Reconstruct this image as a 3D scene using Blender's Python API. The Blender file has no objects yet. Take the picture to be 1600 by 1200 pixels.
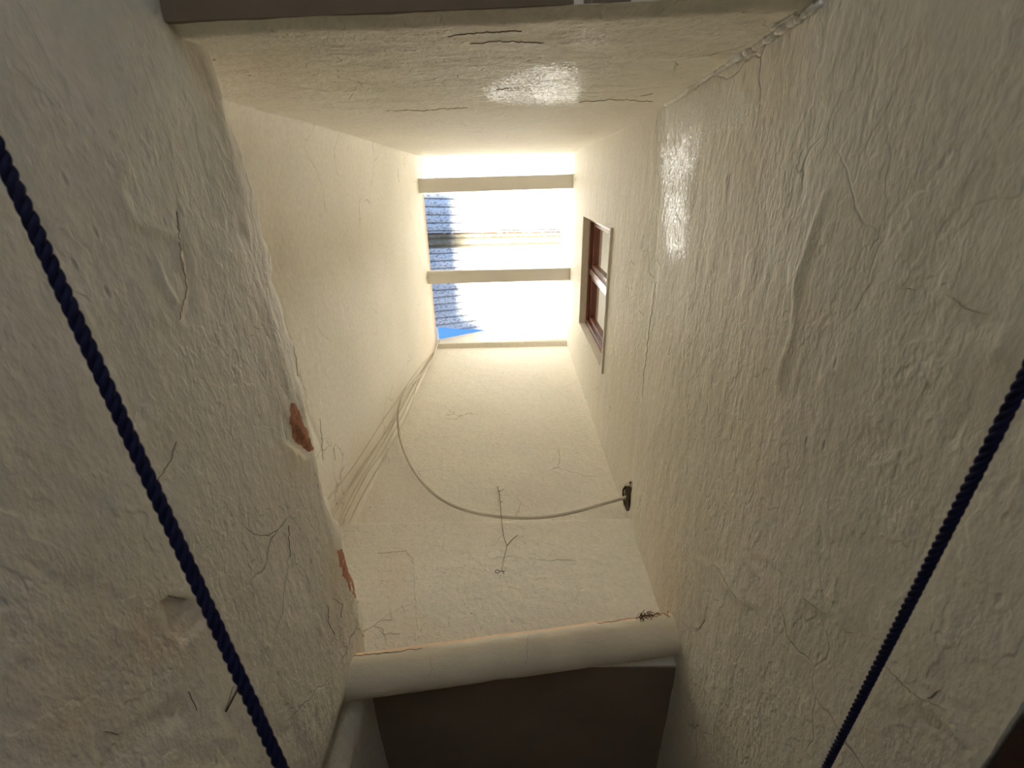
import bpy, bmesh, math, random
import numpy as np
from mathutils import Matrix, Vector
C = bpy.context.scene.collection
sc = bpy.context.scene
PI = math.pi

# ------------------------------------------------------------ camera, sky, sun, exposure
S = 4.0            # height of the ledge above the camera
CZ = 1.55          # camera height above the floor
FPX = 705.0
TH = math.atan(313 / FPX)
YAW = 0.02
def _rot(v):
    c, s = math.cos(YAW), math.sin(YAW)
    return Vector((c * v[0] - s * v[1], s * v[0] + c * v[1], v[2]))
RIGHT = _rot((1, 0, 0)); FWD = _rot((0, math.sin(TH), math.cos(TH))); DOWN = _rot((0, math.cos(TH), -math.sin(TH)))
CAMP = Vector((0, 0, CZ))
cam = bpy.data.cameras.new('camera'); camo = bpy.data.objects.new('camera', cam); C.objects.link(camo)
cam.sensor_width = 36; cam.lens = FPX / 1600 * 36; cam.clip_start = 0.02
camo.matrix_world = Matrix.Translation(CAMP) @ Matrix((RIGHT, -DOWN, -FWD)).transposed().to_4x4()
cam.dof.use_dof = True; cam.dof.focus_distance = 2.6; cam.dof.aperture_fstop = 9
sc.camera = camo

w = bpy.data.worlds.new('sky'); sc.world = w; w.use_nodes = True
nt = w.node_tree; nt.nodes.clear()
out = nt.nodes.new('ShaderNodeOutputWorld'); bg = nt.nodes.new('ShaderNodeBackground')
geo = nt.nodes.new('ShaderNodeTexCoord'); sep = nt.nodes.new('ShaderNodeSeparateXYZ')
rp = nt.nodes.new('ShaderNodeValToRGB')
rp.color_ramp.elements[0].position = 0.0; rp.color_ramp.elements[0].color = (0.42, 0.62, 0.92, 1)
rp.color_ramp.elements[1].position = 1.0; rp.color_ramp.elements[1].color = (0.055, 0.175, 0.50, 1)
e = rp.color_ramp.elements.new(0.4); e.color = (0.23, 0.44, 0.84, 1)
nt.links.new(geo.outputs['Generated'], sep.inputs[0]); nt.links.new(sep.outputs[2], rp.inputs[0])
nt.links.new(rp.outputs[0], bg.inputs[0]); nt.links.new(bg.outputs[0], out.inputs[0])
bg.inputs[1].default_value = 1.0

sun = bpy.data.lights.new('sun', 'SUN'); suno = bpy.data.objects.new('sun', sun); C.objects.link(suno)
sun.energy = 14.0; sun.angle = math.radians(9); sun.color = (1.0, 0.93, 0.80)
SUN_EL = 66
sd = Vector((-math.cos(math.radians(SUN_EL)), 0.06, math.sin(math.radians(SUN_EL))))   # direction to the sun
suno.rotation_euler = sd.to_track_quat('Z', 'Y').to_euler()
suno.location = (0, 0, 12)

sc.view_settings.view_transform = 'Standard'; sc.view_settings.look = 'None'
sc.view_settings.gamma = 1; sc.view_settings.use_curve_mapping = False
sc.view_settings.exposure = 1.20
sc.cycles.max_bounces = 9; sc.cycles.diffuse_bounces = 7; sc.cycles.glossy_bounces = 4
sc.cycles.transmission_bounces = 8; sc.cycles.use_denoising = True
sc.cycles.use_adaptive_sampling = True; sc.cycles.adaptive_threshold = 0.10; sc.cycles.adaptive_min_samples = 16

# ------------------------------------------------------------ helpers
def ray(u, v):
    d = RIGHT * ((u - 800) / FPX) + DOWN * ((v - 600) / FPX) + FWD
    return d / d.z                        # direction with z = 1
def pix(P):
    """world points (n,3) -> photo pixels, used only to place stains and relief on the walls"""
    Q = np.asarray(P) - np.array(CAMP)
    d = Q @ np.array(FWD); d = np.where(d < 1e-3, 1e-3, d)
    return 800 + FPX * (Q @ np.array(RIGHT)) / d, 600 + FPX * (Q @ np.array(DOWN)) / d
def _h(ix, iy, iz, seed):
    n = (ix * 374761393 + iy * 668265263 + iz * 1274126177 + seed * 362437) & 0x7fffffff
    n = ((n ^ (n >> 13)) * 1103515245 + 12345) & 0x7fffffff
    n = ((n ^ (n >> 11)) * 1664525 + 1013904223) & 0x7fffffff
    return (n >> 7 & 0xffff) / 65535.0
def vnoise(P, scale, seed=0):
    q = P * scale; i = np.floor(q).astype(np.int64); f = q - i; f = f * f * (3 - 2 * f)
    r = 0
    for dx in (0, 1):
        for dy in (0, 1):
            for dz in (0, 1):
                wgt = (f[:, 0] if dx else 1 - f[:, 0]) * (f[:, 1] if dy else 1 - f[:, 1]) * (f[:, 2] if dz else 1 - f[:, 2])
                r = r + wgt * _h(i[:, 0] + dx, i[:, 1] + dy, i[:, 2] + dz, seed)
    return r * 2 - 1
def fbm(P, scale, octv=4, seed=0, gain=0.5):
    a, t, r = 1.0, 0.0, 0
    for k in range(octv):
        r = r + a * vnoise(P, scale * 2 ** k, seed + k * 17); t += a; a *= gain
    return r / t
def sstep(a, b, x):
    t = np.clip((x - a) / (b - a), 0, 1); return t * t * (3 - 2 * t)
def polyline_dist(px, py, pts):
    d = np.full(px.shape, 1e9)
    for (x0, y0), (x1, y1) in zip(pts[:-1], pts[1:]):
        vx, vy = x1 - x0, y1 - y0; L = vx * vx + vy * vy + 1e-9
        t = np.clip(((px - x0) * vx + (py - y0) * vy) / L, 0, 1)
        d = np.minimum(d, np.hypot(px - x0 - t * vx, py - y0 - t * vy))
    return d
def poly_mask(px, py, pts, soft):
    d = polyline_dist(px, py, pts + [pts[0]])
    ins = np.zeros(px.shape, bool)
    n = len(pts)
    for i in range(n):
        x0, y0 = pts[i]; x1, y1 = pts[(i + 1) % n]
        c = ((y0 > py) != (y1 > py)) & (px < (x1 - x0) * (py - y0) / (y1 - y0 + 1e-9) + x0)
        ins ^= c
    sd_ = np.where(ins, -d, d)
    return 1 - sstep(-soft, soft, sd_)
def blob(px, py, cx, cy, rx, ry):
    return np.exp(-(((px - cx) / rx) ** 2 + ((py - cy) / ry) ** 2))

def link(name, me, mat=None, parent=None):
    o = bpy.data.objects.new(name, me); C.objects.link(o)
    if mat: me.materials.append(mat)
    if parent: o.parent = parent
    return o
def mesh_obj(name, verts, faces, mat=None, parent=None, smooth=False):
    me = bpy.data.meshes.new(name); me.from_pydata([tuple(v) for v in verts], [], faces); me.validate(); me.update()
    if smooth: me.polygons.foreach_set('use_smooth', [True] * len(me.polygons))
    bm = bmesh.new(); bm.from_mesh(me); bmesh.ops.recalc_face_normals(bm, faces=bm.faces); bm.to_mesh(me); bm.free()
    return link(name, me, mat, parent)
def tag(o, label=None, cat=None, group=None, kind=None):
    if label: o['label'] = label
    if cat: o['category'] = cat
    if group: o['group'] = group
    if kind: o['kind'] = kind
    return o
def empty(name, loc=(0, 0, 0)):
    o = bpy.data.objects.new(name, None); o.location = loc; C.objects.link(o); return o
def adopt(o, root):
    """parent o under root keeping its world place"""
    o.parent = root; o.matrix_parent_inverse = Matrix.Translation(-root.location); return o
def box_obj(name, lo, hi, mat, parent=None, bevel=0.0, jitter=None):
    bm = bmesh.new(); bmesh.ops.create_cube(bm, size=1)
    for v in bm.verts:
        v.co = Vector([(lo[i] + hi[i]) / 2 + v.co[i] * (hi[i] - lo[i]) for i in range(3)])
    if bevel: bmesh.ops.bevel(bm, geom=bm.edges[:], offset=bevel, segments=2, affect='EDGES', profile=0.6)
    me = bpy.data.meshes.new(name); bm.to_mesh(me); bm.free()
    return link(name, me, mat, parent)
def catmull(pts, n=8):
    P = [Vector(p) for p in pts]; P = [P[0] * 2 - P[1]] + P + [P[-1] * 2 - P[-2]]; out = []
    for i in range(1, len(P) - 2):
        for k in range(n):
            t = k / n; a, b, c, d = P[i - 1:i + 3]
            out.append(0.5 * ((2 * b) + (c - a) * t + (2 * a - 5 * b + 4 * c - d) * t * t + (3 * b - 3 * c + d - a) * t ** 3))
    out.append(P[-2]); return out
def frames(pts):
    T = [(pts[min(i + 1, len(pts) - 1)] - pts[max(i - 1, 0)]).normalized() for i in range(len(pts))]
    n = T[0].orthogonal().normalized(); N = []
    for t in T:
        n = (n - t * n.dot(t)).normalized(); N.append(n.copy())
    return T, N
def tube(name, pts, r, mat, parent=None, sides=10, rfun=None, joined=None):
    pts = [Vector(p) for p in pts]; T, N = frames(pts); V = []; F = []
    for i, p in enumerate(pts):
        B = T[i].cross(N[i]); rr = rfun(i / (len(pts) - 1)) if rfun else r
        for k in range(sides):
            a = 2 * PI * k / sides; V.append(p + (N[i] * math.cos(a) + B * math.sin(a)) * rr)
    for i in range(len(pts) - 1):
        for k in range(sides):
            k2 = (k + 1) % sides; F.append((i * sides + k, i * sides + k2, (i + 1) * sides + k2, (i + 1) * sides + k))
    F.append(tuple(range(sides))[::-1]); F.append(tuple(range((len(pts) - 1) * sides, len(pts) * sides)))
    if joined is not None:
        b = len(joined[0]); joined[0].extend(V); joined[1].extend([tuple(q + b for q in f) for f in F]); return
    return mesh_obj(name, V, F, mat, parent, True)

# ------------------------------------------------------------ materials
class NT:
    def __init__(s, name):
        s.m = bpy.data.materials.new(name); s.m.use_nodes = True; s.t = s.m.node_tree
        s.b = s.t.nodes['Principled BSDF']; s.o = s.t.nodes['Material Output']
        s.co = s.t.nodes.new('ShaderNodeTexCoord').outputs['Object']
    def n(s, typ, **kw):
        x = s.t.nodes.new(typ)
        for k, v in kw.items():
            if k.startswith('i_'): s.put(x.inputs[k[2:].replace('_', ' ')], v)
            else: setattr(x, k, v)
        return x
    def put(s, inp, v):
        if isinstance(v, bpy.types.NodeSocket): s.t.links.new(v, inp)
        else: inp.default_value = v
    def noise(s, scale, detail=4, rough=0.55, co=None, dist=0.0):
        x = s.n('ShaderNodeTexNoise', i_Scale=scale, i_Detail=detail, i_Roughness=rough, i_Distortion=dist)
        s.put(x.inputs['Vector'], co or s.co); return x.outputs['Fac']
    def ramp(s, fac, stops):
        x = s.n('ShaderNodeValToRGB'); cr = x.color_ramp
        while len(cr.elements) > 2: cr.elements.remove(cr.elements[-1])
        for i, (p, c) in enumerate(stops):
            el = cr.elements[i] if i < 2 else cr.elements.new(p)
            el.position = p; el.color = (c, c, c, 1) if isinstance(c, (int, float)) else (*c, 1)
        s.put(x.inputs[0], fac); return x.outputs[0]
    def mix(s, fac, a, b, mode='MIX'):
        x = s.n('ShaderNodeMix', data_type='RGBA', blend_type=mode)
        s.put(x.inputs[0], fac)
        for i, v in ((6, a), (7, b)):
            s.put(x.inputs[i], (*v, 1) if isinstance(v, tuple) else v)
        return x.outputs[2]
    def math(s, op, a, b=0.0, clamp=False):
        x = s.n('ShaderNodeMath', operation=op, use_clamp=clamp); s.put(x.inputs[0], a); s.put(x.inputs[1], b); return x.outputs[0]
    def attr(s, name):
        return s.n('ShaderNodeAttribute', attribute_name=name).outputs['Fac']
    def mapping(s, scale, rot=(0, 0, 0)):
        x = s.n('ShaderNodeMapping'); s.put(x.inputs['Vector'], s.co); x.inputs['Scale'].default_value = scale
        x.inputs['Rotation'].default_value = rot; return x.outputs[0]
    def bump(s, h, dist, strength=1.0, normal=None):
        x = s.n('ShaderNodeBump', i_Height=h, i_Distance=dist, i_Strength=strength)
        if normal is not None: s.put(x.inputs['Normal'], normal)
        return x.outputs[0]

def plaster(name, base, alt, rough=0.75, relief=1.0, pits=1.0):
    s = NT(name)
    big = s.ramp(s.noise(1.7, 3, 0.6), [(0.35, 0.0), (0.65, 1.0)])
    col = s.mix(big, base, alt)
    tint = s.ramp(s.noise(3.1, 2, 0.55, s.mapping((1, 1, 1), (0.4, 0.7, 0.2))), [(0.45, 0.0), (0.7, 1.0)])
    col = s.mix(s.math('MULTIPLY', tint, 0.35), col, (0.76, 0.76, 0.63))
    fine = s.ramp(s.noise(55, 2, 0.6), [(0.3, 0.90), (0.7, 1.0)])
    col = s.mix(1.0, col, fine, 'MULTIPLY')
    # small pits and specks
    vo = s.n('ShaderNodeTexVoronoi', i_Scale=38.0); s.put(vo.inputs['Vector'], s.mapping((1, 0.45, 1)))
    gate = s.ramp(s.noise(5.0, 2), [(0.52, 0.0), (0.62, 1.0)])
    pit = s.math('MULTIPLY', s.ramp(vo.outputs['Distance'], [(0.05, 1.0), (0.16, 0.0)]), gate)
    col = s.mix(s.math('MULTIPLY', pit, 0.30 * pits), col, (0.22, 0.18, 0.12))
    # hairline cracks
    wob = s.n('ShaderNodeMix', data_type='VECTOR'); s.put(wob.inputs[0], 0.12)
    nz = s.n('ShaderNodeTexNoise', i_Scale=6.0, i_Detail=3.0); s.put(nz.inputs['Vector'], s.co)
    s.put(wob.inputs[4], s.co); s.put(wob.inputs[5], nz.outputs['Color'])
    ve = s.n('ShaderNodeTexVoronoi', feature='DISTANCE_TO_EDGE', i_Scale=3.2); s.put(ve.inputs['Vector'], wob.outputs[1])
    cg = s.ramp(s.noise(2.3, 2, 0.6, s.mapping((1, 1, 1), (1.4, 0.2, 0.9))), [(0.54, 0.0), (0.60, 1.0)])
    crack = s.math('MULTIPLY', s.ramp(ve.outputs['Distance'], [(0.0, 1.0), (0.007, 0.0)]), cg)
    col = s.mix(s.math('MULTIPLY', crack, 0.45), col, (0.16, 0.12, 0.08))
    # marks with a shape of their own, stored on the mesh
    n2 = s.noise(130, 3, 0.8); n3 = s.noise(26, 3, 0.6)
    wm = s.math('ADD', s.attr('white'), s.math('MULTIPLY', s.math('SUBTRACT', s.ramp(n2, [(0.40, 0.0), (0.60, 1.0)]), 0.5), 1.1))
    wm = s.math('MULTIPLY', s.ramp(wm, [(0.44, 0.0), (0.56, 1.0)]), s.ramp(s.attr('white'), [(0.02, 0.0), (0.15, 1.0)]))
    col = s.mix(s.math('MULTIPLY', wm, 0.9), col, (0.97, 0.96, 0.92))
    st = s.math('MULTIPLY', s.attr('stain'), s.ramp(n3, [(0.3, 0.4), (0.7, 1.0)]))
    col = s.mix(st, col, (0.70, 0.45, 0.24))
    bm_ = s.math('ADD', s.attr('brick'), s.math('MULTIPLY', s.math('SUBTRACT', n3, 0.5), 2.2))
    bk = s.math('MULTIPLY', s.ramp(bm_, [(0.45, 0.0), (0.55, 1.0)]), s.ramp(s.attr('brick'), [(0.02, 0.0), (0.15, 1.0)]))
    col = s.mix(bk, col, s.mix(s.ramp(s.noise(60, 4, 0.7), [(0.35, 0.0), (0.65, 1.0)]), (0.24, 0.09, 0.05), (0.52, 0.22, 0.12)))
    s.put(s.b.inputs['Base Color'], col)
    s.put(s.b.inputs['Roughness'], s.math('SUBTRACT', rough, s.math('MULTIPLY', wm, 0.35))); s.put(s.b.inputs['Specular IOR Level'], s.math('ADD', s.math('MULTIPLY', wm, 0.45), 0.25))
    # all the fine relief as one height in metres, so the wall is evaluated once
    mul = lambda a_, k_: s.math('MULTIPLY', a_, k_)
    co2 = s.mapping((1, 0.45, 1))
    h = mul(s.noise(14, 4, 0.6, co2), 0.0078 * relief)
    step = s.ramp(s.noise(9, 4, 0.65, s.mapping((1, 0.6, 1), (0.2, 0.1, 0.5))), [(0.52, 0.0), (0.545, 1.0)])
    h = s.math('ADD', h, mul(step, 0.0011 * relief))
    h = s.math('ADD', h, mul(s.noise(70, 3, 0.65, co2), 0.0036 * relief))
    h = s.math('ADD', h, mul(pit, -0.003 * relief)); h = s.math('ADD', h, mul(crack, -0.0024 * relief)); h = s.math('ADD', h, mul(wm, 0.0015))
    nb = s.bump(h, 0.72)
    s.put(s.b.inputs['Normal'], nb)
    return s.m
BASE = (0.90, 0.86, 0.765); ALT = (0.87, 0.83, 0.735)
M_low = plaster('old_plaster', (0.82, 0.77, 0.67), (0.77, 0.725, 0.63), 0.6, 1.0, 1.0)
M_up = plaster('smooth_plaster', BASE, (0.89, 0.845, 0.745), 0.8, 0.28, 0.45)
M_mid = plaster('streaked_plaster', (0.86, 0.81, 0.70), (0.82, 0.77, 0.67), 0.7, 0.95, 1.5)
def simple(name, col, rough=0.5, spec=0.4, var=0.15, scale=20, bump=0.0, stretch=(1, 1, 1), metal=0.0):
    s = NT(name); nz = s.noise(scale, 4, 0.6, s.mapping(stretch))
    dark = tuple(c * (1 - var) for c in col)
    s.put(s.b.inputs['Base Color'], s.mix(s.ramp(nz, [(0.3, 0.0), (0.7, 1.0)]), dark, col))
    s.put(s.b.inputs['Roughness'], rough); s.b.inputs['Specular IOR Level'].default_value = spec
    s.b.inputs['Metallic'].default_value = metal
    if bump: s.put(s.b.inputs['Normal'], s.bump(nz, bump))
    return s.m
M_beam = simple('painted_beam', (0.70, 0.675, 0.63), 0.6, 0.3, 0.06, 8, 0.0005, (0.2, 1, 1))
M_wood = simple('varnished_brown_wood', (0.20, 0.062, 0.034), 0.28, 0.5, 0.35, 30, 0.0006, (1, 0.15, 1))
M_darkwood = simple('dark_wood', (0.045, 0.02, 0.016), 0.5, 0.3, 0.4, 25, 0.001, (1, 1, 0.1))
M_cable = simple('cable_sheath', (0.62, 0.57, 0.47), 0.5, 0.3, 0.1, 30)
M_wire = simple('thin_wire', (0.70, 0.62, 0.47), 0.7, 0.2, 0.2, 30)
M_twig = simple('dry_twig', (0.20, 0.13, 0.08), 0.8, 0.1, 0.3, 60)
M_crack = simple('crack_dark', (0.42, 0.34, 0.24), 0.95, 0.0, 0.3, 60)
M_crack2 = simple('rust_line', (0.30, 0.15, 0.07), 0.95, 0.0, 0.3, 60)
M_hole = simple('hole_rubble', (0.16, 0.12, 0.08), 0.95, 0.05, 0.5, 60, 0.004)
M_metal = simple('rusty_iron', (0.12, 0.08, 0.06), 0.6, 0.4, 0.4, 60, 0.0005, (1, 1, 1), 0.6)
M_floor = simple('floor_cement', (0.56, 0.49, 0.40), 0.8, 0.2, 0.25, 4, 0.002)
M_outer = simple('outer_render', (0.55, 0.50, 0.42), 0.9, 0.1, 0.15, 5, 0.003)
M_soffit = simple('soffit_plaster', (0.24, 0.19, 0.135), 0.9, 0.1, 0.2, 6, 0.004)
M_rope = simple('navy_rope_fibre', (0.011, 0.012, 0.058), 0.75, 0.25, 0.6, 260, 0.0006, (1, 0.3, 1))
M_grout = simple('white_filler', (0.98, 0.97, 0.93), 0.8, 0.2, 0.2, 90, 0.002)

s = NT('painted_pipe')
col = s.mix(s.ramp(s.noise(6, 4), [(0.35, 0.0), (0.65, 1.0)]), (0.74, 0.66, 0.51), (0.66, 0.585, 0.45))
nz = s.noise(24, 5, 0.65, s.mapping((0.5, 1, 1)))
st = s.math('ADD', s.attr('stain'), s.math('MULTIPLY', s.math('SUBTRACT', nz, 0.5), 0.7))
col = s.mix(s.math('MULTIPLY', s.ramp(st, [(0.40, 0.0), (0.75, 1.0)]), s.ramp(s.attr('stain'), [(0.02, 0.0), (0.2, 0.85)])), col, (0.80, 0.52, 0.27))
s.put(s.b.inputs['Base Color'], col); s.put(s.b.inputs['Roughness'], 0.55)
s.put(s.b.inputs['Normal'], s.bump(nz, 0.004)); M_pipe = s.m

s = NT('rippled_glass')
vo = s.n('ShaderNodeTexVoronoi', feature='SMOOTH_F1', i_Scale=26.0); s.put(vo.inputs['Vector'], s.mapping((1, 1.6, 0.5)))
s.put(s.b.inputs['Base Color'], s.mix(s.ramp(vo.outputs['Distance'], [(0.2, 0.0), (0.42, 1.0)]), (0.98, 1.0, 0.93), (0.10, 0.14, 0.11))); s.b.inputs['Roughness'].default_value = 0.12  # speckle highlights of the ripples painted as pale and dark base colour
s.b.inputs['Transmission Weight'].default_value = 0.25; s.b.inputs['IOR'].default_value = 1.5
s.b.inputs['Specular IOR Level'].default_value = 0.9
s.put(s.b.inputs['Normal'], s.bump(vo.outputs['Distance'], 0.03)); M_glass = s.m

def sheet_mat(name, tint, stain=None):
    s = NT(name); s.t.nodes.remove(s.b)
    sp = s.ramp(s.noise(60, 5, 0.7, s.mapping((0.5, 1, 1))), [(0.38, 0.42), (0.50, 0.95)])
    lum = s.ramp(s.noise(7, 4, 0.6, s.mapping((0.15, 1, 1))), [(0.3, 0.86), (0.6, 1.0)])
    col = s.mix(1.0, s.mix(1.0, tint, sp, 'MULTIPLY'), lum, 'MULTIPLY')
    # dirt held in the valleys of the corrugation and on the lap
    col = s.mix(s.math('MULTIPLY', s.attr('dirt'), 0.92), col, (0.06, 0.06, 0.055))
    lap = s.math('MULTIPLY', s.attr('lap'), s.ramp(s.noise(20, 4, 0.6), [(0.25, 0.55), (0.6, 1.0)]))
    col = s.mix(lap, col, (0.36, 0.31, 0.20))
    rust = s.math('MULTIPLY', s.attr('rust'), s.ramp(s.noise(30, 4, 0.7, s.mapping((0.4, 1, 1))), [(0.36, 0.0), (0.46, 1.0)]))
    col = s.mix(rust, col, (0.11, 0.04, 0.012))
    tr = s.n('ShaderNodeBsdfTranslucent'); s.put(tr.inputs[0], col)
    df = s.n('ShaderNodeBsdfDiffuse'); s.put(df.inputs[0], s.mix(1.0, col, (0.9, 0.9, 0.9), 'MULTIPLY'))
    mx = s.n('ShaderNodeMixShader'); mx.inputs[0].default_value = 0.12
    s.put(mx.inputs[1], tr.outputs[0]); s.put(mx.inputs[2], df.outputs[0])
    s.put(s.o.inputs[0], mx.outputs[0]); return s.m
M_sheetA = sheet_mat('translucent_sheet_aged', (0.90, 0.90, 0.87))
M_sheetB = sheet_mat('translucent_sheet_clear', (0.97, 0.97, 0.95))

# ------------------------------------------------------------ walls
XR = 0.122 * S; XL = -0.187 * S; XLL = -0.122 * S
YB = -0.053 * S; YF = 0.349 * S; YF2 = 0.339 * S; YFL = 0.322 * S
ZS = 0.395 * S; ZBB = 0.1935 * S; ZFB = 0.217 * S; ZLT = 0.242 * S; ZLINT = 0.235
def zroof(X):      # above the camera
    return S * (1.035 + (np.asarray(X) / S + 0.187) / 0.309 * 0.185)
def wall_grid(name, P, U, V, inward, mat, disp, masks=None, thick=0.12, skip=None, kind='structure', smooth=True):
    """P(u,v)->xyz arrays (z above camera); displaced along inward; closed with a back at -inward*thick"""
    uu, vv = np.meshgrid(U, V, indexing='ij'); u = uu.ravel(); v = vv.ravel()
    X = np.stack(P(u, v), 1).astype(float); X[:, 2] += CZ
    n = np.array(inward, float)
    px, py = pix(X)
    X = X + disp(X, px, py)[:, None] * n
    nu, nv = len(U), len(V); F = []
    idx = lambda i, j: i * nv + j
    dead = np.zeros((nu - 1, nv - 1), bool)
    if skip is not None:
        um = (U[:-1] + U[1:]) / 2; vm = (V[:-1] + V[1:]) / 2
        for i in range(nu - 1):
            for j in range(nv - 1): dead[i, j] = skip(um[i], vm[j])
    F = [(idx(i, j), idx(i + 1, j), idx(i + 1, j + 1), idx(i, j + 1)) for i in range(nu - 1) for j in range(nv - 1) if not dead[i, j]]
    # border (outer and around openings) pulled back to give the wall its thickness
    cnt = {}
    for f in F:
        for a, b in zip(f, f[1:] + f[:1]): cnt[(a, b)] = cnt.get((a, b), 0) + 1
    border = [(a, b) for (a, b) in cnt if (b, a) not in cnt]
    V3 = [tuple(p) for p in X]; back = {}; rim = {}      # rim: own vertices, so the edge stays crisp
    for a, b in border:
        for q in (a, b):
            if q not in back:
                back[q] = len(V3); V3.append(tuple(X[q] - n * thick))
                rim[q] = len(V3); V3.append(tuple(X[q]))
        F.append((rim[b], rim[a], back[a], back[b]))
    if skip is None:     # cap the back
        loop = [border[0][0]]; nxt = dict(border)
        while True:
            q = nxt[loop[-1]]
            if q == loop[0]: break
            loop.append(q)
        F.append(tuple(back[q] for q in loop[::-1]))
    me = bpy.data.meshes.new(name); me.from_pydata(V3, [], F); me.update()
    pxa, pya = pix(np.array(V3))
    for nm in ('white', 'stain', 'brick'):
        at = me.attributes.new(nm, 'FLOAT', 'POINT')
        val = np.zeros(len(V3))
        if masks and nm in masks: val = np.clip(masks[nm](np.array(V3), pxa, pya), 0, 1)
        at.data.foreach_set('value', val.astype(np.float32))
    if smooth: me.polygons.foreach_set('use_smooth', [len(p.vertices) == 4 for p in me.polygons])
    o = link(name, me, mat); tag(o, kind=kind)
    return o
def spaced(*segs):
    out = []
    for a, b, h in segs:
        k = max(1, int(round((b - a) / h))); out += list(np.linspace(a, b, k + 1))[(1 if out else 0):]
    return np.array(out)

def d_low(amp=1.0, seed=0):
    def f(X, px, py):
        Q = X * np.array([1, 0.7, 1.0])
        r = 0.0050 * fbm(Q, 3.0, 2, seed) + 0.0022 * fbm(Q, 12, 3, seed + 5)
        fl = fbm(Q, 6.0, 5, seed + 9, 0.6)
        r += 0.0012 * sstep(0.10, 0.13, fl) + 0.0009 * sstep(-0.22, -0.19, fl)
        bl = fbm(Q, 22.0, 2, seed + 31)
        r += 0.0028 * sstep(0.5, 0.8, bl)
        return r * amp
    return f
def ridge(px, py, pts, wd, h):
    return h * np.exp(-(polyline_dist(px, py, pts) / wd) ** 2)

# right wall ------------------------------------------------
WY0, WY1, WZ0, WZ1 = 0.054 * S, 0.243 * S, 0.581 * S, 0.828 * S
def xr_prof(y, z):
    t = np.clip((ZS - z) / (ZS - 0.186 * S), 0, 1.15)
    k = np.clip((y - YB) / (YFL - YB), 0, 1)
    return XR - t * (0.018 * (1 - k) + 0.009 * k) * S - 0.004 * sstep(ZS + 0.004, ZS - 0.004, z)
HOLE = [(975, 765), (979, 759), (983, 762), (987, 752), (986, 770), (985, 785), (982, 799), (977, 788), (975, 776)]
def P_right(u, v): return xr_prof(u, v), u, v
UR = spaced((-1.7, -0.5, 0.05), (-0.5, WY0, 0.0075), (WY0, WY1, 0.0105), (WY1, 1.55, 0.0075), (1.55, 3.4, 0.06))
DY0, DY1 = -0.30, 0.78
VR = spaced((-CZ, ZLINT, 0.06), (ZLINT, ZS, 0.0075), (ZS, WZ0, 0.012), (WZ0, WZ1, 0.03), (WZ1, float(zroof(XR)) + 0.0, 0.02))
rl = d_low(1.0, 3)
def d_right(X, px, py):
    low = sstep(ZS + CZ + 0.02, ZS + CZ - 0.03, X[:, 2])
    r = rl(X, px, py) * (0.22 + 0.78 * low)
    r += ridge(px, py, [(1296, 300), (1275, 360), (1250, 440), (1240, 520), (1215, 600)], 4, 0.005)
    r += ridge(px, py, [(1085, 870), (1120, 890), (1150, 935), (1185, 945)], 3, 0.004)
    r += ridge(px, py, [(1165, 850), (1210, 880)], 3, 0.003) + ridge(px, py, [(1255, 935), (1290, 955)], 3, 0.004)
    r += ridge(px, py, [(1430, 1090), (1480, 1120), (1500, 1150)], 4, 0.005)
    r += -0.02 * poly_mask(px, py, HOLE, 1.5) * (X[:, 1] > 1.0)
    # plaster round the opening stays flat so the window sits square
    dist = np.maximum(np.maximum(WY0 - X[:, 1], X[:, 1] - WY1), np.maximum(WZ0 + CZ - X[:, 2], X[:, 2] - WZ1 - CZ))
    return r * sstep(0.0, 0.06, dist)
WP = [(1032, 160), (1100, 148), (1165, 150), (1190, 162), (1150, 195), (1105, 205), (1085, 260), (1072, 300), (1075, 370), (1068, 402), (1045, 410), (1038, 380), (1037, 300), (1033, 220)]
m_right = {
 'white': lambda X, px, py: np.maximum.reduce([0.62 * poly_mask(px, py, [(1033, 175), (1090, 165), (1098, 205), (1078, 270), (1055, 300), (1037, 290)], 9) , 0.40 * poly_mask(px, py, WP, 12), 0.66 * poly_mask(px, py, [(1037, 300), (1060, 300), (1074, 340), (1070, 390), (1045, 400), (1038, 370)], 7), 0.6 * poly_mask(px, py, [(1024, 438), (1027, 438), (1026, 450), (1023, 450)], 1.5)]),
 'stain': lambda X, px, py: 0.10 * blob(px, py, 1180, 620, 60, 160) + 0.25 * blob(px, py, 1052, 925, 14, 30) + 0.12 * blob(px, py, 1040, 860, 60, 80)}
wall_right = wall_grid('wall_right', P_right, UR, VR, (-1, 0, 0), M_low, d_right, m_right, 0.14,
    skip=lambda u, v: (WY0 < u < WY1 and WZ0 < v < WZ1) or (DY0 < u < DY1 and v < ZLINT))

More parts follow.
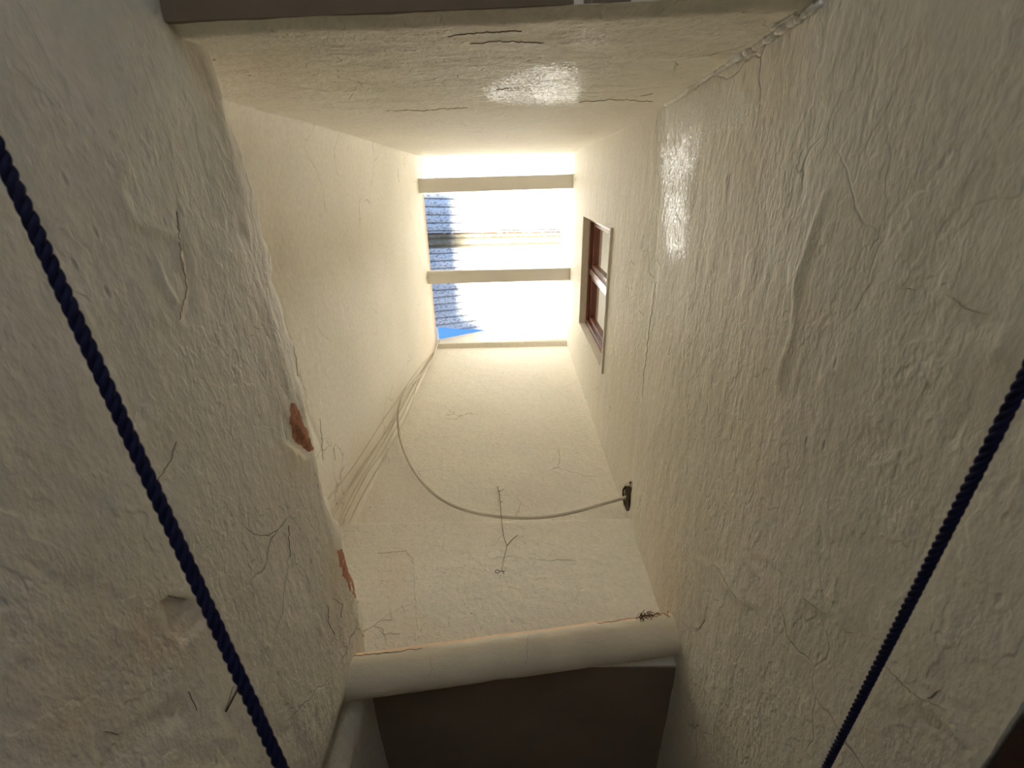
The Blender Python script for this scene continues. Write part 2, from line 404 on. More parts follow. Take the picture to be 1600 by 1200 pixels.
# left upper wall ---------------------------------------------
def P_lu(u, v): return np.full_like(u, XL) , u, v
UL = spaced((YB - 0.1, YF + 0.1, 0.010))
VLU = spaced((ZLT - 0.05, ZLT + 0.9, 0.010), (ZLT + 0.9, float(zroof(XL)), 0.014))
ll = d_low(0.42, 21)
def d_lu(X, px, py):
    r = ll(X, px, py) * (0.5 + 0.6 * sstep(ZLT + CZ + 0.7, ZLT + CZ, X[:, 2]))
    # hollow corners where the plaster was trowelled round
    r += 0.035 * np.exp(-(np.abs(X[:, 1] - YB) / 0.035)) + 0.02 * np.exp(-(np.abs(X[:, 1] - YF) / 0.03))
    r += ridge(px, py, [(440, 500), (460, 560), (468, 620), (500, 690), (505, 720)], 2.5, -0.004)
    return r
m_lu = {
 'stain': lambda X, px, py: 1.0 * sstep(0.16, 0.03, float(zroof(XL)) + CZ - X[:, 2]) + 0.28 * blob(px, py, 560, 725, 14, 45) + 0.30 * blob(px, py, 668, 510, 12, 60) + 0.16 * blob(px, py, 370, 200, 40, 60) + 0.14 * blob(px, py, 430, 420, 40, 200) + 0.2 * blob(px, py, 545, 790, 25, 40)}
wall_lu = wall_grid('wall_left_upper', P_lu, UL, VLU, (1, 0, 0), M_up, d_lu, m_lu, 0.2)

# left lower wall: thicker, broken along its top ------------------------
LLH = 7
def P_ll(u, v):
    # v: height parameter; above the lip the surface rolls back towards the upper wall
    lip = ZLT + 0.012 * np.sin(u * 7.3) + 0.006 * np.sin(u * 23.1 + 1) + 0.004 * np.sin(u * 61.0)
    U3 = np.stack([u, u * 0, u * 0], 1); lip = lip + 0.010 * fbm(U3, 33, 3, 78, 0.8) + 0.014 * fbm(U3, 9, 4, 77, 0.65) + 0.006 * np.sign(fbm(U3, 25, 2, 5)) * np.abs(fbm(U3, 25, 2, 5)) ** 0.5
    t = np.clip((v - (ZLT - 0.10)) / 0.10, 0, None)
    z = np.where(t <= 0, v, ZLT - 0.10 + (lip - ZLT + 0.10) * np.minimum(t, 1.0) + np.clip(t - 1, 0, None) * 0.012)
    x = XLL + 0.012 * S * 0 - np.clip(t, 0, 1) ** 2.2 * 0.035 - np.clip(t - 1, 0, None) * 0.24
    k = np.clip((u - YB) / (YFL - YB), 0, 1)
    x = x - 0.004 + 0.036 * k
    x = x - 0.03 * sstep(0.10, 0.0, np.abs(u - YFL)) * np.clip((ZLT - z) / 0.2, 0, 1)
    return x, u, z
UL2 = spaced((-1.7, -0.55, 0.05), (-0.55, 1.5, 0.0075), (1.5, 3.4, 0.06))
VL2 = np.concatenate([spaced((-CZ, 0.15, 0.08), (0.15, ZLT - 0.10, 0.0075)), np.linspace(ZLT - 0.10, ZLT, 14)[1:], np.linspace(ZLT, ZLT + 0.10, 4)[1:]])
l2 = d_low(1.35, 51)
def d_ll(X, px, py):
    r = l2(X, px, py)
    r += ridge(px, py, [(240, 405), (250, 440), (268, 470)], 4, 0.005) + ridge(px, py, [(190, 250), (180, 300), (200, 345), (270, 370), (280, 420)], 5, 0.004)
    r += ridge(px, py, [(255, 935), (300, 930), (310, 960), (270, 1000), (255, 980)], 4, 0.003)
    r += -0.005 * poly_mask(px, py, [(253, 935), (300, 935), (318, 970), (290, 1000), (262, 990)], 4)
    r += -0.006 * poly_mask(px, py, [(440, 645), (488, 700), (480, 715), (446, 690)], 4)
    r += -0.002 * poly_mask(px, py, [(150, 1150), (190, 1138), (290, 1090), (300, 1120), (220, 1165), (200, 1200), (150, 1200)], 5)
    r += ridge(px, py, [(275, 330), (283, 400), (300, 455), (292, 500)], 3, -0.004)
    # waves running along the broken top
    dz = (ZLT + CZ) - X[:, 2]
    r += 0.005 * sstep(0.22, 0.02, dz) * fbm(X * np.array([1, 0.35, 2.2]), 16, 3, 90)
    return r
def brick_low(X, px, py):
    a = poly_mask(px, py, [(452, 628), (462, 632), (478, 668), (492, 702), (482, 706), (462, 690), (452, 665)], 3)
    b = poly_mask(px, py, [(526, 858), (536, 858), (556, 915), (566, 938), (566, 950), (548, 925), (535, 900)], 3)
    return 0.85 * a + 0.8 * b + 0.5 * poly_mask(px, py, [(562, 965), (574, 965), (575, 1000), (568, 1000)], 3)
m_ll = {
 'brick': brick_low,
 'stain': lambda X, px, py: 0.30 * blob(px, py, 460, 715, 22, 25) + 0.28 * blob(px, py, 250, 1000, 50, 40) + 0.22 * blob(px, py, 120, 1110, 120, 90) + 0.16 * blob(px, py, 200, 960, 110, 90) + 0.2 * blob(px, py, 250, 60, 30, 25) + 0.25 * blob(px, py, 525, 900, 15, 50) + 0.12 * blob(px, py, 20, 720, 100, 120)}
wall_ll = wall_grid('wall_left_lower', P_ll, UL2, VL2, (1, 0, 0), M_low, d_ll, m_ll, 0.30)

# back wall (top of the photograph) ------------------------------------
def P_back(u, v): 
    top = zroof(u); z = np.where(v > 0.98 * S, 0.98 * S + (v - 0.98 * S) / (0.055 * S) * (top - 0.98 * S), v)
    jag = -0.05 * u * sstep(ZBB + 0.3, ZBB, v) + 0.010 * fbm(np.stack([u, u * 0, u * 0], 1), 7, 5, 12, 0.6) * sstep(ZBB + 0.06, ZBB, v)
    return u, np.full_like(u, YB) - 0.012 * sstep(ZBB + 0.02, ZBB, v), z + jag
UB = spaced((XL - 0.06, XR + 0.08, 0.008))
VB = np.concatenate([spaced((ZBB, ZS + 0.1, 0.0075), (ZS + 0.1, 0.98 * S, 0.02)), np.linspace(0.98 * S, 1.035 * S, 5)[1:]])
lb = d_low(0.9, 61)
def d_back(X, px, py):
    low = sstep(ZS + CZ + 0.03, ZS + CZ - 0.03, X[:, 2])
    r = lb(X * np.array([0.5, 1, 1.6]), px, py) * (0.16 + 0.84 * low)
    r += 0.004 * low + ridge(px, py, [(345, 163), (560, 172), (700, 170), (905, 164), (1040, 158)], 1.6, -0.003)
    return r
m_back = {
 'white': lambda X, px, py: np.maximum.reduce([0.80 * poly_mask(px, py, [(830, 145), (855, 112), (885, 108), (912, 130), (903, 160), (860, 162), (830, 152)], 6), 0.42 * poly_mask(px, py, [(758, 138), (800, 118), (850, 100), (895, 100), (918, 125), (908, 163), (800, 162), (765, 155)], 8), 0.34 * blob(px, py, 925, 62, 32, 16)]),
 'stain': lambda X, px, py: 0.12 * blob(px, py, 400, 110, 90, 40) + 0.30 * sstep(0.10, 0.0, zroof(X[:, 0]) + CZ - X[:, 2])}
wall_back = wall_grid('wall_back', P_back, UB, VB, (0, 1, 0), M_mid, d_back, m_back, 0.22)

# front wall (faces the camera, above the pipe) --------------------------
def P_front(u, v):
    top = zroof(u)
    z = np.where(v > 1.0 * S, 1.0 * S + (v - 1.0 * S) / (0.035 * S) * (top - 1.0 * S), v)
    y = np.where(v > 1.0 * S + 1e-6, YF2, YF - 0.012 * sstep(1.0 * S, ZS, v))
    y = y - 0.046 * sstep(ZS + 0.004, ZS - 0.035, v) - (YF - 0.012 - 0.046 - YFL) * sstep(ZS - 0.03, ZFB + 0.1, v)
    return u, y, z
UF = spaced((XL - 0.06, XR + 0.08, 0.009))
VF = np.concatenate([spaced((ZFB, ZS + 0.03, 0.0075), (ZS + 0.03, 1.0 * S, 0.02)), [1.0 * S + 0.002], np.linspace(1.0 * S + 0.02, 1.035 * S, 6)])
lf = d_low(0.75, 91)
def d_front(X, px, py):
    low = sstep(ZS + CZ + 0.02, ZS + CZ - 0.02, X[:, 2])
    r = lf(X * np.array([0.6, 1, 1.3]), px, py) * (0.14 + 0.86 * low)
    r = r * sstep(ZFB + CZ, ZFB + CZ + 0.03, X[:, 2])
    return r
m_front = {
 'stain': lambda X, px, py: 0.26 * blob(px, py, 612, 900, 32, 50) + 0.14 * blob(px, py, 640, 980, 60, 30) + 0.5 * sstep(0.045, 0.0, np.abs(X[:, 2] - CZ - ZFB - 0.005 - 0.10 * (0.5 + X[:, 0]) ) ) * 0.5 + 0.15 * blob(px, py, 575, 760, 25, 60)}
wall_front = wall_grid('wall_front', P_front, UF, VF, (0, -1, 0), M_mid, d_front, m_front, 0.20)

# ceilings of the passage, floor, end walls --------------------------------
def slab(name, lo, hi, mat):
    o = box_obj(name, lo, hi, mat); tag(o, kind='structure'); return o
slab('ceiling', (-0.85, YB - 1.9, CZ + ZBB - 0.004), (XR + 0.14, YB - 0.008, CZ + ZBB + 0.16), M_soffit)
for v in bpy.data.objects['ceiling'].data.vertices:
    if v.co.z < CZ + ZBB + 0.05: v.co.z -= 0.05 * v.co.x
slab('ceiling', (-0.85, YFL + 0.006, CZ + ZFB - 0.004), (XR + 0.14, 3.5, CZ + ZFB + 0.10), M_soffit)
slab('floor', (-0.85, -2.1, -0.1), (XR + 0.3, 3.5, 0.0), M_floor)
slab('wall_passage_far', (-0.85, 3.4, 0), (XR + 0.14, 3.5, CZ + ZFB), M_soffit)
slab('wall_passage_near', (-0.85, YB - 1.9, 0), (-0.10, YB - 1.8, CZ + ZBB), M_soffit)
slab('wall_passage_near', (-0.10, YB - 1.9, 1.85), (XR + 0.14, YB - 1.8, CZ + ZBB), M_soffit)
dl = bpy.data.lights.new('passage_fill', 'AREA'); dlo = bpy.data.objects.new('passage_fill', dl); C.objects.link(dlo)  # added fill light outside an unseen opening, lifts the lower walls
dl.shape = 'RECTANGLE'; dl.size = 0.6; dl.size_y = 1.8; dl.energy = 2.6; dl.color = (1.0, 0.88, 0.70)
dlo.location = (0.20, YB - 2.0, 1.0); dlo.rotation_euler = (PI / 2, 0, 0)
# room behind the window: plain walls
rm = NT('room_paint'); rm.b.inputs['Base Color'].default_value = (0.55, 0.52, 0.45, 1); M_room = rm.m
rx0, rx1 = XR + 0.14, XR + 1.6
for nm, lo, hi in (('wall_room_far', (rx1, -0.4, CZ + 1.7), (rx1 + 0.1, 1.8, CZ + 3.9)), ('wall_room_side', (rx0, -0.5, CZ + 1.7), (rx1, -0.4, CZ + 3.9)),
                   ('wall_room_side', (rx0, 1.8, CZ + 1.7), (rx1, 1.9, CZ + 3.9)), ('floor_room', (rx0, -0.5, CZ + 1.6), (rx1 + 0.1, 1.9, CZ + 1.7)),
                   ('ceiling_room', (rx0, -0.5, CZ + 3.9), (rx1 + 0.1, 1.9, CZ + 4.0))):
    slab(nm, lo, hi, M_room)
rl_ = bpy.data.lights.new('room_fill', 'POINT'); rlo = bpy.data.objects.new('room_fill', rl_); C.objects.link(rlo)  # added fill light, out of view behind the window panes
rl_.energy = 12; rl_.shadow_soft_size = 0.08; rl_.color = (1, 0.97, 0.9); rlo.location = (XR + 0.9, 0.8, CZ + 3.5)

slope = (float(zroof(XR)) - float(zroof(XL))) / (XR - XL)
def roof_hit(u, v):
    d = ray(u, v); z0 = float(zroof(XL)) - slope * XL + 0.012
    t = z0 / (1 - slope * d.x); return d * t
# outer wall of the neighbouring house, left of the roof: it shades the low side of the sheets
PH = 1.62; PD = 0.36
slab('wall_neighbour_and_blocker', (XL - PD - 0.25, roof_hit(690, 287).y + 0.10, CZ + float(zroof(XL)) - 0.6), (XL - PD, 3.2, CZ + float(zroof(XL)) + PH), M_outer)

# unseen block added on that wall to keep direct sun out of the sky gap
gy = roof_hit(700, 516).y
slab('wall_neighbour_and_blocker', (XL - PD - 0.25, gy - 0.02, CZ + float(zroof(XL)) + PH), (XL - PD, 3.2, CZ + float(zroof(XL)) + PH + 0.55), M_outer)

# ------------------------------------------------------------ roof sheets
PITCH = 0.066; AMP = 0.009
def corrugated(name, y0, y1, off, mat, skew=0.0, lapY=None, phase=0.0, wav=1.0):
    xs = np.linspace(XL - 0.10, XR + 0.14, 40); n = int(abs(y1 - y0) / PITCH * 20); ts = np.linspace(0, 1, n)
    V = []; F = []; dirt = []; lap = []; rust = []
    for x in xs:
        ye = y1 + skew * (x - XL)
        for t in ts:
            y = y0 + (ye - y0) * t
            # the profile runs on real y so every valley stays parallel to the rafters
            c = math.cos(2 * PI * ((y - SKA * (x - XL)) / PITCH) + phase)
            V.append((x, y, CZ + float(zroof(x)) + 0.012 + off + AMP * wav * c))
            dirt.append(max(0, -c) ** 10)
            lap.append(1.0 if lapY and lapY[0] < y - SKA * (x - XL) < lapY[1] else 0.0)
            rust.append(math.exp(-((y - SKA * (x - XL) - lapY[0]) / 0.009) ** 2) if lapY else 0.0)
    m = len(ts)
    F = [(i * m + j, (i + 1) * m + j, (i + 1) * m + j + 1, i * m + j + 1) for i in range(len(xs) - 1) for j in range(m - 1)]
    me = bpy.data.meshes.new(name); me.from_pydata(V, [], F); me.polygons.foreach_set('use_smooth', [True] * len(F))
    for nm, val in (('dirt', dirt), ('lap', lap), ('rust', rust)):
        me.attributes.new(nm, 'FLOAT', 'POINT').data.foreach_set('value', np.array(val, np.float32))
    return link(name, me, mat)
la, lb2 = roof_hit(665, 365), roof_hit(873, 362); SKA = (lb2.y - la.y) / (lb2.x - la.x)
onl = lambda u, v: roof_hit(u, v).y - SKA * (roof_hit(u, v).x - XL)
yA0 = YB - 0.14; yA1 = onl(770, 288); lap0 = onl(770, 364); lap1 = onl(770, 386)
pL, pR = roof_hit(682, 512), roof_hit(760, 516); sk = (pR.y - pL.y) / (pR.x - pL.x); yB1 = pL.y - sk * (pL.x - XL)
o = corrugated('roof_sheet', yA0, yA1 + 0.03, 0.003, M_sheetB, SKA, None, 0.8)
tag(o, 'bright corrugated translucent roof sheet beyond the upper white beam', 'roof sheet', 'translucent roof sheets over the shaft')
o = corrugated('roof_sheet', yA1 - 0.03, lap1, 0.0, M_sheetA, SKA, (lap0, lap1), 0.0)
tag(o, 'middle corrugated translucent roof sheet between the beams with yellowed rusty lap', 'roof sheet', 'translucent roof sheets over the shaft')
o = corrugated('roof_sheet', lap0 + 0.01, yB1, 0.004, M_sheetB, sk, None, 0.3, 0.85)
tag(o, 'clear corrugated translucent roof sheet ending short beside the open blue sky gap', 'roof sheet', 'translucent roof sheets over the shaft')

# ------------------------------------------------------------ beams under the roof
def beam(pl0, pl1, pr0, pr1, label):
    zb = 0.985 * S
    q = [ray(*p) * zb for p in (pl0, pl1, pr1, pr0)]
    q[0].x = q[1].x = XL - 0.015; q[2].x = q[3].x = XR + 0.015
    V = [(p.x, p.y, CZ + zb) for p in q] + [(p.x, p.y, CZ + zb + 0.045) for p in q]
    F = [(0, 1, 2, 3), (4, 7, 6, 5), (0, 4, 5, 1), (1, 5, 6, 2), (2, 6, 7, 3), (3, 7, 4, 0)]
    o = mesh_obj('roof_beam', V, F, M_beam); b = o.modifiers.new('b', 'BEVEL'); b.width = 0.003; b.segments = 2
    tag(o, label, 'beam', 'white beams under the roof')
beam((650, 279), (650, 302), (893, 272), (893, 294), 'white painted wooden beam nearest the sheet end, farther from the open sky')
beam((666, 424), (666, 444), (891, 419), (891, 438), 'white painted wooden beam nearer the open sky gap and sloping wall top')

# ------------------------------------------------------------ window in the right wall
X0 = XR + 0.048
root = empty('window_1', (X0, (WY0 + WY1) / 2, CZ + WZ0)); tag(root, kind='structure')
def wbox(name, lo, hi, mat, bev=0.003):
    o = box_obj(name, lo, hi, mat, None, bev); adopt(o, root); return o
fw = 0.036; y0, y1, z0, z1 = WY0 - 0.005, WY1 + 0.005, CZ + WZ0, CZ + WZ1 + 0.004
wbox('frame_head', (X0, y0, z1 - fw), (X0 + 0.07, y1, z1), M_wood)
wbox('frame_sill', (X0, y0, z0), (X0 + 0.07, y1, z0 + fw), M_wood)
for a, b in ((y0, y0 + fw), (y1 - fw, y1)): wbox('frame_jamb', (X0, a, z0 + fw), (X0 + 0.07, b, z1 - fw), M_wood)
ym = (y0 + y1) / 2 - 0.01
wbox('mullion', (X0 + 0.006, ym - 0.02, z0 + fw), (X0 + 0.066, ym + 0.02, z1 - fw), M_wood)
for a, b in ((y0 + fw, ym - 0.02), (ym + 0.02, y1 - fw)):
    c = box_obj('casement', (X0 + 0.020, a, z1 - fw - 0.052), (X0 + 0.055, b, z1 - fw), M_wood, None, 0.003)
    # the casement is one mesh: four rails joined
    bm = bmesh.new(); bm.from_mesh(c.data)
    def addb(lo, hi):
        g = bmesh.ops.create_cube(bm, size=1)['verts']
        for v in g: v.co = Vector([(lo[i] + hi[i]) / 2 + v.co[i] * (hi[i] - lo[i]) for i in range(3)])
    zz0, zz1 = z0 + fw, z1 - fw
    addb((X0 + 0.020, a, zz0), (X0 + 0.055, b, zz0 + 0.052)); addb((X0 + 0.021, a, zz0 + 0.05), (X0 + 0.054, a + 0.032, zz1 - 0.05)); addb((X0 + 0.021, b - 0.032, zz0 + 0.05), (X0 + 0.054, b, zz1 - 0.05))
    bm.to_mesh(c.data); bm.free(); adopt(c, root)
    g = box_obj('pane', (X0 + 0.033, a + 0.028, zz0 + 0.045), (X0 + 0.039, b - 0.028, zz1 - 0.045), M_glass); g.parent = c; g.matrix_parent_inverse = c.matrix_parent_inverse.copy()
tag(wbox('window_ledge', (XR - 0.012, WY0 - 0.01, z0 - 0.012), (X0 + 0.005, WY1 + 0.005, z0 + 0.010), M_beam))

# ------------------------------------------------------------ doorway low in the right wall
dr = empty('door_1', (XR, (DY0 + DY1) / 2, 0)); tag(dr, kind='structure')
xd = float(xr_prof(np.array(0.3), np.array(ZLINT)))
zt = CZ + ZLINT - 0.002
adopt(box_obj('frame_head', (xd + 0.004, DY0, zt - 0.06), (xd + 0.145, DY1, zt), M_darkwood, None, 0.004), dr)
for a, b in ((DY0, DY0 + 0.07), (DY1 - 0.07, DY1)): adopt(box_obj('frame_jamb', (xd + 0.012, a, 0), (xd + 0.13, b, zt - 0.07), M_darkwood, None, 0.004), dr)
leaf = adopt(box_obj('door_leaf', (xd + 0.06, DY0 + 0.072, 0.01), (xd + 0.10, DY1 - 0.072, zt - 0.072), M_darkwood, None, 0.003), dr)

# ------------------------------------------------------------ pipe
def pix_plane_y(u, v, Y):
    d = ray(u, v); return d * (Y / d.y) + CAMP
Yc = YFL - 0.060
PL, PR = pix_plane_y(548, 1058, Yc), pix_plane_y(1066, 988, Yc)
dirp = (PR - PL).normalized(); A0 = PL - dirp * 0.05; A1 = PR + dirp * 0.05
n = 70; pp = [A0.lerp(A1, i / n) for i in range(n + 1)]
pipe = tube('drain_pipe', pp, 0.055, M_pipe, None, 40)
V = np.array([v.co[:] for v in pipe.data.vertices]); at = pipe.data.attributes.new('stain', 'FLOAT', 'POINT')
ax = (V - np.array(A0)) @ np.array(dirp); cen = np.array(A0) + ax[:, None] * np.array(dirp)
rel = (V - cen) / 0.055
at.data.foreach_set('value', np.clip(sstep(0.15, 0.72, rel[:, 2]), 0, 1).astype(np.float32))
nz = fbm(V, 14, 3, 4)
for v, r_, k in zip(pipe.data.vertices, rel, nz): v.co += Vector(r_) * float(k) * 0.0025
tag(pipe, 'thick cream painted drain pipe slanting across under the front wall', 'pipe')

# ------------------------------------------------------------ ray-placed details on the walls
bpy.context.view_layer.update()
def hit(u, v, objs, off=0.001):
    d = ray(u, v).normalized(); best = None
    for o in objs:
        ok, loc, nrm, _ = o.ray_cast(CAMP, d)
        if ok and (best is None or (loc - CAMP).length < best[2]):
            best = (loc, nrm, (loc - CAMP).length)
    if best is None: return None
    nr = best[1] if best[1].dot(d) < 0 else -best[1]
    return best[0] + nr * off, nr
random.seed(4)
def crack(pts, wall, width=0.003, mat=None, jit=2.0):
    """a thin uneven dark split lying on the wall, built as a shallow ribbon"""
    P = []
    for (x0, y0), (x1, y1) in zip(pts[:-1], pts[1:]):
        k = max(2, int(math.hypot(x1 - x0, y1 - y0) / 5))
        for i in range(k): P.append((x0 + (x1 - x0) * i / k + random.uniform(-jit, jit) * 0.6, y0 + (y1 - y0) * i / k + random.uniform(-jit, jit) * 0.6))
    P.append(pts[-1]); H = [h for h in (hit(u, v, [wall], 0.0012) for u, v in P) if h]
    if len(H) < 3: return
    V = []; F = []
    for i, (p, nr) in enumerate(H):
        t = (H[min(i + 1, len(H) - 1)][0] - H[max(i - 1, 0)][0]).normalized(); b = nr.cross(t).normalized()
        wd = width * (0.35 + 0.65 * math.sin(PI * (i + 0.5) / len(H))) * random.uniform(0.3, 1.0) / 4
        V += [p - b * wd - nr * 0.002, p - b * wd * 0.6, p + b * wd * 0.6, p + b * wd - nr * 0.002]
    for i in range(len(H) - 1):
        for k in range(3): F.append((i * 4 + k, i * 4 + k + 1, i * 4 + k + 5, i * 4 + k + 4))
    return mesh_obj('crack', V, F, mat or M_crack, wall)
for pts, wd in (([(437, 500), (455, 530), (462, 560), (468, 622), (478, 650)], 0.004), ([(500, 655), (503, 690), (505, 718)], 0.004), ([(621, 262), (624, 285)], 0.004), ([(520, 700), (524, 720)], 0.003)):
    crack(pts, wall_lu, wd)
for pts, wd in (([(275, 330), (283, 400), (292, 450), (280, 500)], 0.003), ([(262, 930), (275, 932), (290, 937)], 0.003), 
                ([(350, 1112), (358, 1092), (365, 1072)], 0.004), ([(293, 1080), (307, 1110)], 0.003), ([(160, 1142), (185, 1148)], 0.003), ([(240, 760), (266, 720), (275, 690)], 0.0025),
                ([(520, 935), (535, 945), (533, 965)], 0.003), ([(512, 945), (513, 975), (523, 992)], 0.003), ([(450, 820), (453, 870)], 0.002)):
    crack(pts, wall_ll, wd)
for pts, wd in (([(1065, 970), (1075, 980), (1092, 982), (1102, 968)], 0.003), ([(1022, 880), (1010, 470), (1030, 300)], 0.0), ([(1330, 640), (1250, 430)], 0.0),
                ([(1405, 450), (1432, 452)], 0.002), ([(1480, 460), (1512, 482), (1545, 492)], 0.0015), ([(1256, 935), (1290, 960)], 0.002), ([(1385, 1042), (1412, 1070), (1432, 1088), (1480, 1110)], 0.0025),
                ([(1315, 980), (1322, 987), (1334, 988)], 0.004), ([(1450, 1092), (1470, 1078)], 0.004), ([(1116, 882), (1150, 935)], 0.002), ([(1025, 440), (1014, 520), (1003, 620)], 0.002)):
    if wd: crack(pts, wall_right, wd)
for pts, wd in (([(600, 172), (660, 172), (730, 168)], 0.003), ([(905, 159), (960, 155), (1020, 158)], 0.003), ([(700, 56), (755, 50), (815, 48)], 0.003), ([(735, 68), (780, 64), (850, 66)], 0.003), ([(1002, 150), (1020, 146)], 0.003), ([(775, 140), (795, 138)], 0.003), ([(328, 92), (336, 93)], 0.004)):
    crack(pts, wall_back, wd)
for pts, wd in (([(628, 942), (630, 952), (633, 956)], 0.004), ([(645, 870), (650, 950), (652, 985)], 0.0025), ([(590, 980), (600, 990), (625, 990)], 0.003), ([(590, 865), (635, 860), (645, 880)], 0.002), ([(610, 950), (612, 968), (596, 970)], 0.002)):
    crack(pts, wall_front, wd)

# broken hole in the right wall by the corner, where the cable goes in
ctr = hit(980, 776, [wall_right], 0.0)
H = [hit(u, v, [wall_right], 0.0) for u, v in HOLE]
c0 = sum((h[0] for h in H), Vector()) / len(H)
V = []; nh = len(H)
for k, (sc_, dx) in enumerate(((1.0, -0.006), (0.96, 0.004), (0.75, 0.004), (0.45, 0.003))):
    for h in H:
        p = c0 + (h[0] - c0) * sc_; p.x = h[0].x * sc_ + c0.x * (1 - sc_) + dx - 0.002; V.append(p)
V.append(c0 + Vector((0.002, 0, 0)))
F = [(k * nh + i, k * nh + (i + 1) % nh, (k + 1) * nh + (i + 1) % nh, (k + 1) * nh + i) for k in range(3) for i in range(nh)] + [(3 * nh + i, 3 * nh + (i + 1) % nh, 4 * nh) for i in range(nh)]
mesh_obj('cable_hole', V, F, M_hole, wall_right)

# white filler bead up the corner of back and right walls
J = ([], [])
def bead(p0, p1, r, n, amp):
    pts = []
    for i in range(n):
        t = i / (n - 1); u = p0[0] + (p1[0] - p0[0]) * t; v = p0[1] + (p1[1] - p0[1]) * t
        h = hit(u + random.uniform(-amp, amp), v + random.uniform(-amp, amp) * 0.6, [wall_back, wall_right], 0.0)
        if h: pts.append(h[0] + (CAMP - h[0]).normalized() * 0.010)
    ph = [random.random() for _ in range(40)]
    tube('x', pts, r, None, None, 6, lambda t: r * (0.25 + ph[int(t * 39)]), J)
bead((1041, 163), (1165, 82), 0.0065, 60, 0.8); bead((1165, 82), (1283, 6), 0.006, 60, 1.0); bead((1205, 46), (1242, 22), 0.003, 20, 0.6)
t1 = mesh_obj('trim_1', J[0], J[1], M_grout, None, True); tag(t1, kind='structure')

# ------------------------------------------------------------ cable hanging in a loop
def hug(u, v, gx=0.030, gy=0.030):
    d = ray(u, v); t = 1e9
    if d.y > 0: t = min(t, (YF - 0.012 - gy) / d.y)
    if d.x < 0: t = min(t, (XL + gx) / d.x)
    if d.x > 0: t = min(t, (XR - 0.006) / d.x)
    return d * t + CAMP
root = empty('cable', hug(685, 532)); tag(root, 'thick pale cable hanging in a wide loop into the hole in the right wall', 'cable')
cp = [(685, 532), (681, 545), (675, 565), (657, 587), (635, 608), (623, 632), (621, 660), (626, 690), (640, 725), (662, 757), (690, 781), (722, 796), (760, 805), (800, 809), (840, 809), (880, 804), (920, 794), (950, 785), (972, 779)]
P3 = [hug(u, v) for u, v in cp] + [c0 + Vector((0.02, 0, 0))]
P3 = catmull([P3[0] + Vector((0.0, 0.05, 0.06))] + P3, 8)
P3 = [sum((P3[max(0, min(len(P3) - 1, i + k))] for k in range(-5, 6)), Vector()) / 11 if 5 < i < len(P3) - 5 else P3[i] for i in range(len(P3))]
o = tube('sheath', P3, 0.0075, M_cable, None, 10); adopt(o, root)
# thin cords fanning down the left wall from the top corner
root2 = [((684, 536), (676, 556), (655, 590), (640, 640), (600, 715), (566, 775), (539, 832)), ((681, 548), (664, 572), (640, 610), (590, 695), (545, 765), (524, 800)),
         ((681, 545), (668, 566), (648, 600), (600, 690), (560, 755), (530, 815)), ((681, 546), (660, 578), (620, 650), (570, 722), (527, 790)),
         ((680, 550), (670, 565), (610, 685), (575, 738), (532, 822)), ((680, 548), (655, 575), (600, 655), (555, 725), (520, 770))]
labs = ['nearest the corner of the front wall', 'third from the broken wall edge', 'fourth from the broken wall edge', 'second from the broken wall edge', 'second from the front wall corner', 'nearest the broken edge of the lower wall']
for pts, lb_ in zip(root2, labs):
    pts = list(pts) + [(pts[-1][0] * 1.7 - pts[-2][0] * 0.7, pts[-1][1] * 1.7 - pts[-2][1] * 0.7)]
    Q = [hug(u, v, 0.010, 0.016) for u, v in pts]; Q = catmull(Q, 6)
    o = tube('cord', Q, 0.0021, M_wire, None, 6)
    tag(o, 'thin painted cord running down the left wall, ' + lb_, 'cord', 'thin cords fanning down the left wall')

# ------------------------------------------------------------ twig held on the front wall by cobweb
def fr(u, v, off=0.012):
    h = hit(u, v, [wall_front], 0.0)[0]; d = (h - CAMP).normalized(); return h - d * off
root = empty('dry_twig', fr(777, 762)); tag(root, 'thin dry brown twig hanging on the front wall across the cable', 'twig')
st_ = tube('stem', catmull([fr(777, 760), fr(780, 770), fr(782, 790, 0.05), fr(783, 803, 0.06), fr(784, 815, 0.02), fr(786, 832, 0.015), fr(789, 845), fr(792, 853), fr(789, 866), fr(786, 878), fr(784, 890)], 5), 0.0014, M_twig, None, 6, lambda t: 0.0016 * (1 - 0.45 * t)); adopt(st_, root)
for b in ([(792, 853), (800, 843), (809, 836)], [(780, 768), (783, 766), (787, 764)], [(781, 767), (778, 768)], [(782, 785), (785, 783)]):
    bb = tube('side_twig', [fr(*q) for q in b], 0.0013, M_twig, None, 5); adopt(bb, root)
ring = []
for k in range(17):
    a = 2 * PI * k / 16; ring.append(fr(777 + 3.2 * math.cos(a), 893 + 2.4 * math.sin(a)))
root = empty('wire_ring', fr(777, 893)); tag(root, 'tiny dark wire ring hooked to the end of the twig', 'wire')
adopt(tube('loop', ring, 0.0013, M_metal, None, 5), root)
for b in ([(780, 893), (785, 892), (789, 893)], [(784, 891), (786, 894), (788, 897)]): adopt(tube('tail', [fr(*q) for q in b], 0.0012, M_metal, None, 5), root)
for pts_, wd_ in (([(540, 1027), (575, 1023), (628, 1017), (660, 1013)], 0.007), ([(935, 975), (985, 966), (1030, 960), (1058, 955)], 0.007), ([(826, 990), (823, 1012), (822, 1040)], 0.002), ([(672, 1028), (675, 1045), (668, 1058)], 0.002)):
    crack(pts_, pipe, wd_, M_crack2)
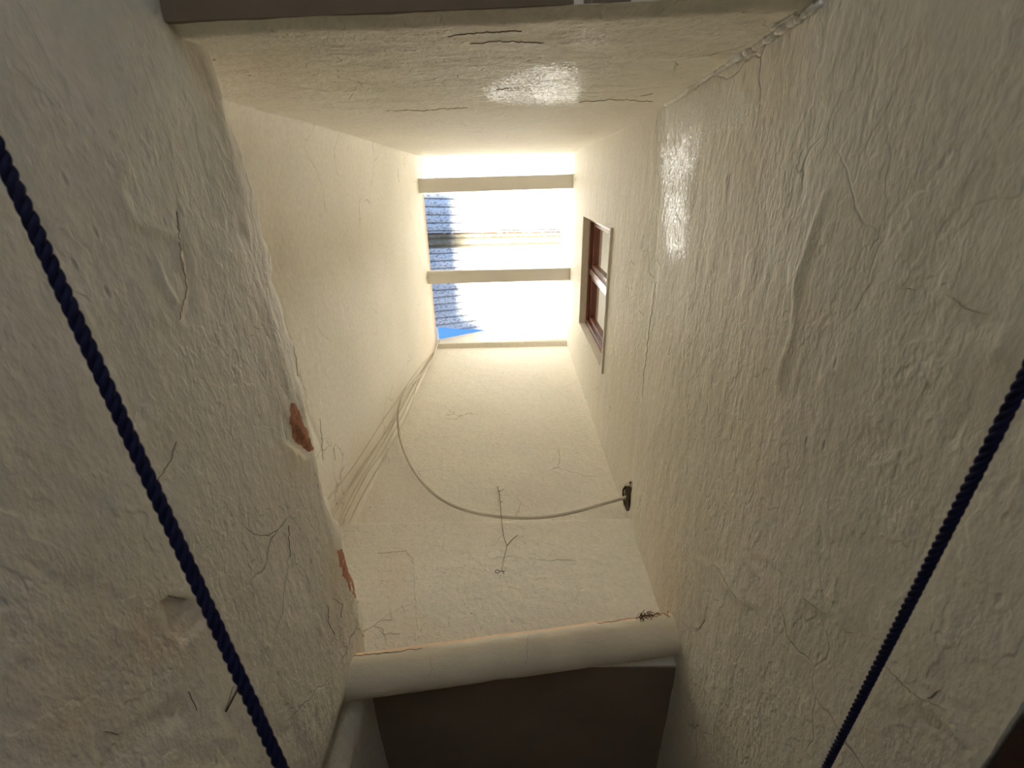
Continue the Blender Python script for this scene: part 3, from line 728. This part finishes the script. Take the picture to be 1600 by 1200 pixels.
# debris lying along the top of the pipe
J = ([], []); random.seed(9)
for k in range(34):
    u = 985 + random.gauss(28, 12); v0_ = 957 - (u - 1060) * -0.125 * -1 + random.uniform(-1, 9)
    v0_ = 953 + (1062 - u) * 0.135 + random.uniform(0, 9); h = hit(u, v0_, [pipe, wall_front], 0.004)
    a = Vector((random.uniform(-1, 1), random.uniform(-.3, .3), random.uniform(-.6, .6))).normalized() * random.uniform(0.004, 0.018)
    tube('x', [h[0] - a, h[0] + Vector((0, -0.002, 0.002)), h[0] + a], 0.0009, None, None, 4, None, J)
dbr = mesh_obj('twig_debris', J[0], J[1], M_twig); tag(dbr, 'small tangle of brown twig debris on the pipe by the right wall', 'debris', kind='stuff')
# short nail scratch on lower left wall
nl = [hit(350, 1112, [wall_ll], 0.003)[0], hit(374, 1066, [wall_ll], 0.004)[0]]
nail = tube('nail', nl, 0.0016, M_metal, None, 6); tag(nail, 'thin dark nail lying along the lower left wall', 'nail')

# ------------------------------------------------------------ ropes
def rope(pts, D, label, eye=None, n_per=26):
    base = catmull(pts, 60); L = [0]
    # even steps
    for a, b in zip(base[:-1], base[1:]): L.append(L[-1] + (b - a).length)
    tot = L[-1]; lead = D * 3.0; N = int(tot / lead * n_per); path = []; j = 0
    for i in range(N + 1):
        sdist = tot * i / N
        while j < len(L) - 2 and L[j + 1] < sdist: j += 1
        f = (sdist - L[j]) / max(L[j + 1] - L[j], 1e-9); path.append(base[j].lerp(base[j + 1], f))
    T, Nn = frames(path); r = empty('rope', path[0]); tag(r, label, 'rope', 'navy ropes crossing below the shaft')
    for s3 in range(3):
        pp = []
        for i, p in enumerate(path):
            a = 2 * PI * (i / n_per + s3 / 3); B = T[i].cross(Nn[i])
            pp.append(p + (Nn[i] * math.cos(a) + B * math.sin(a)) * D * 0.235)
        o = tube('strand', pp, D * 0.265, M_rope, None, 8); adopt(o, r)
    return r
def at(u, v, h): return ray(u, v) * h + CAMP
a, b = at(0, 240, 0.34), at(440, 1200, 0.215)
dab = b - a
rope([a - dab * 0.42, a, a.lerp(b, 0.5) , b, b + dab * 0.3, b + dab * 0.45 + Vector((0, 0, -0.25)), b + dab * 0.46 + Vector((0, 0, -1.0)), b + dab * 0.46 + Vector((0, 0.0, -1.66))], 0.0102,
     'navy twisted rope on the left, crossing before the lower left wall', n_per=22)
c, d = at(1600, 592, 0.27), at(1290, 1200, 0.315)
ddc = d - c
rope([c - ddc * 0.9, c, c.lerp(d, 0.5), d, d + ddc * 0.82], 0.0088, 'navy twisted rope on the right, crossing before the right wall', n_per=22)
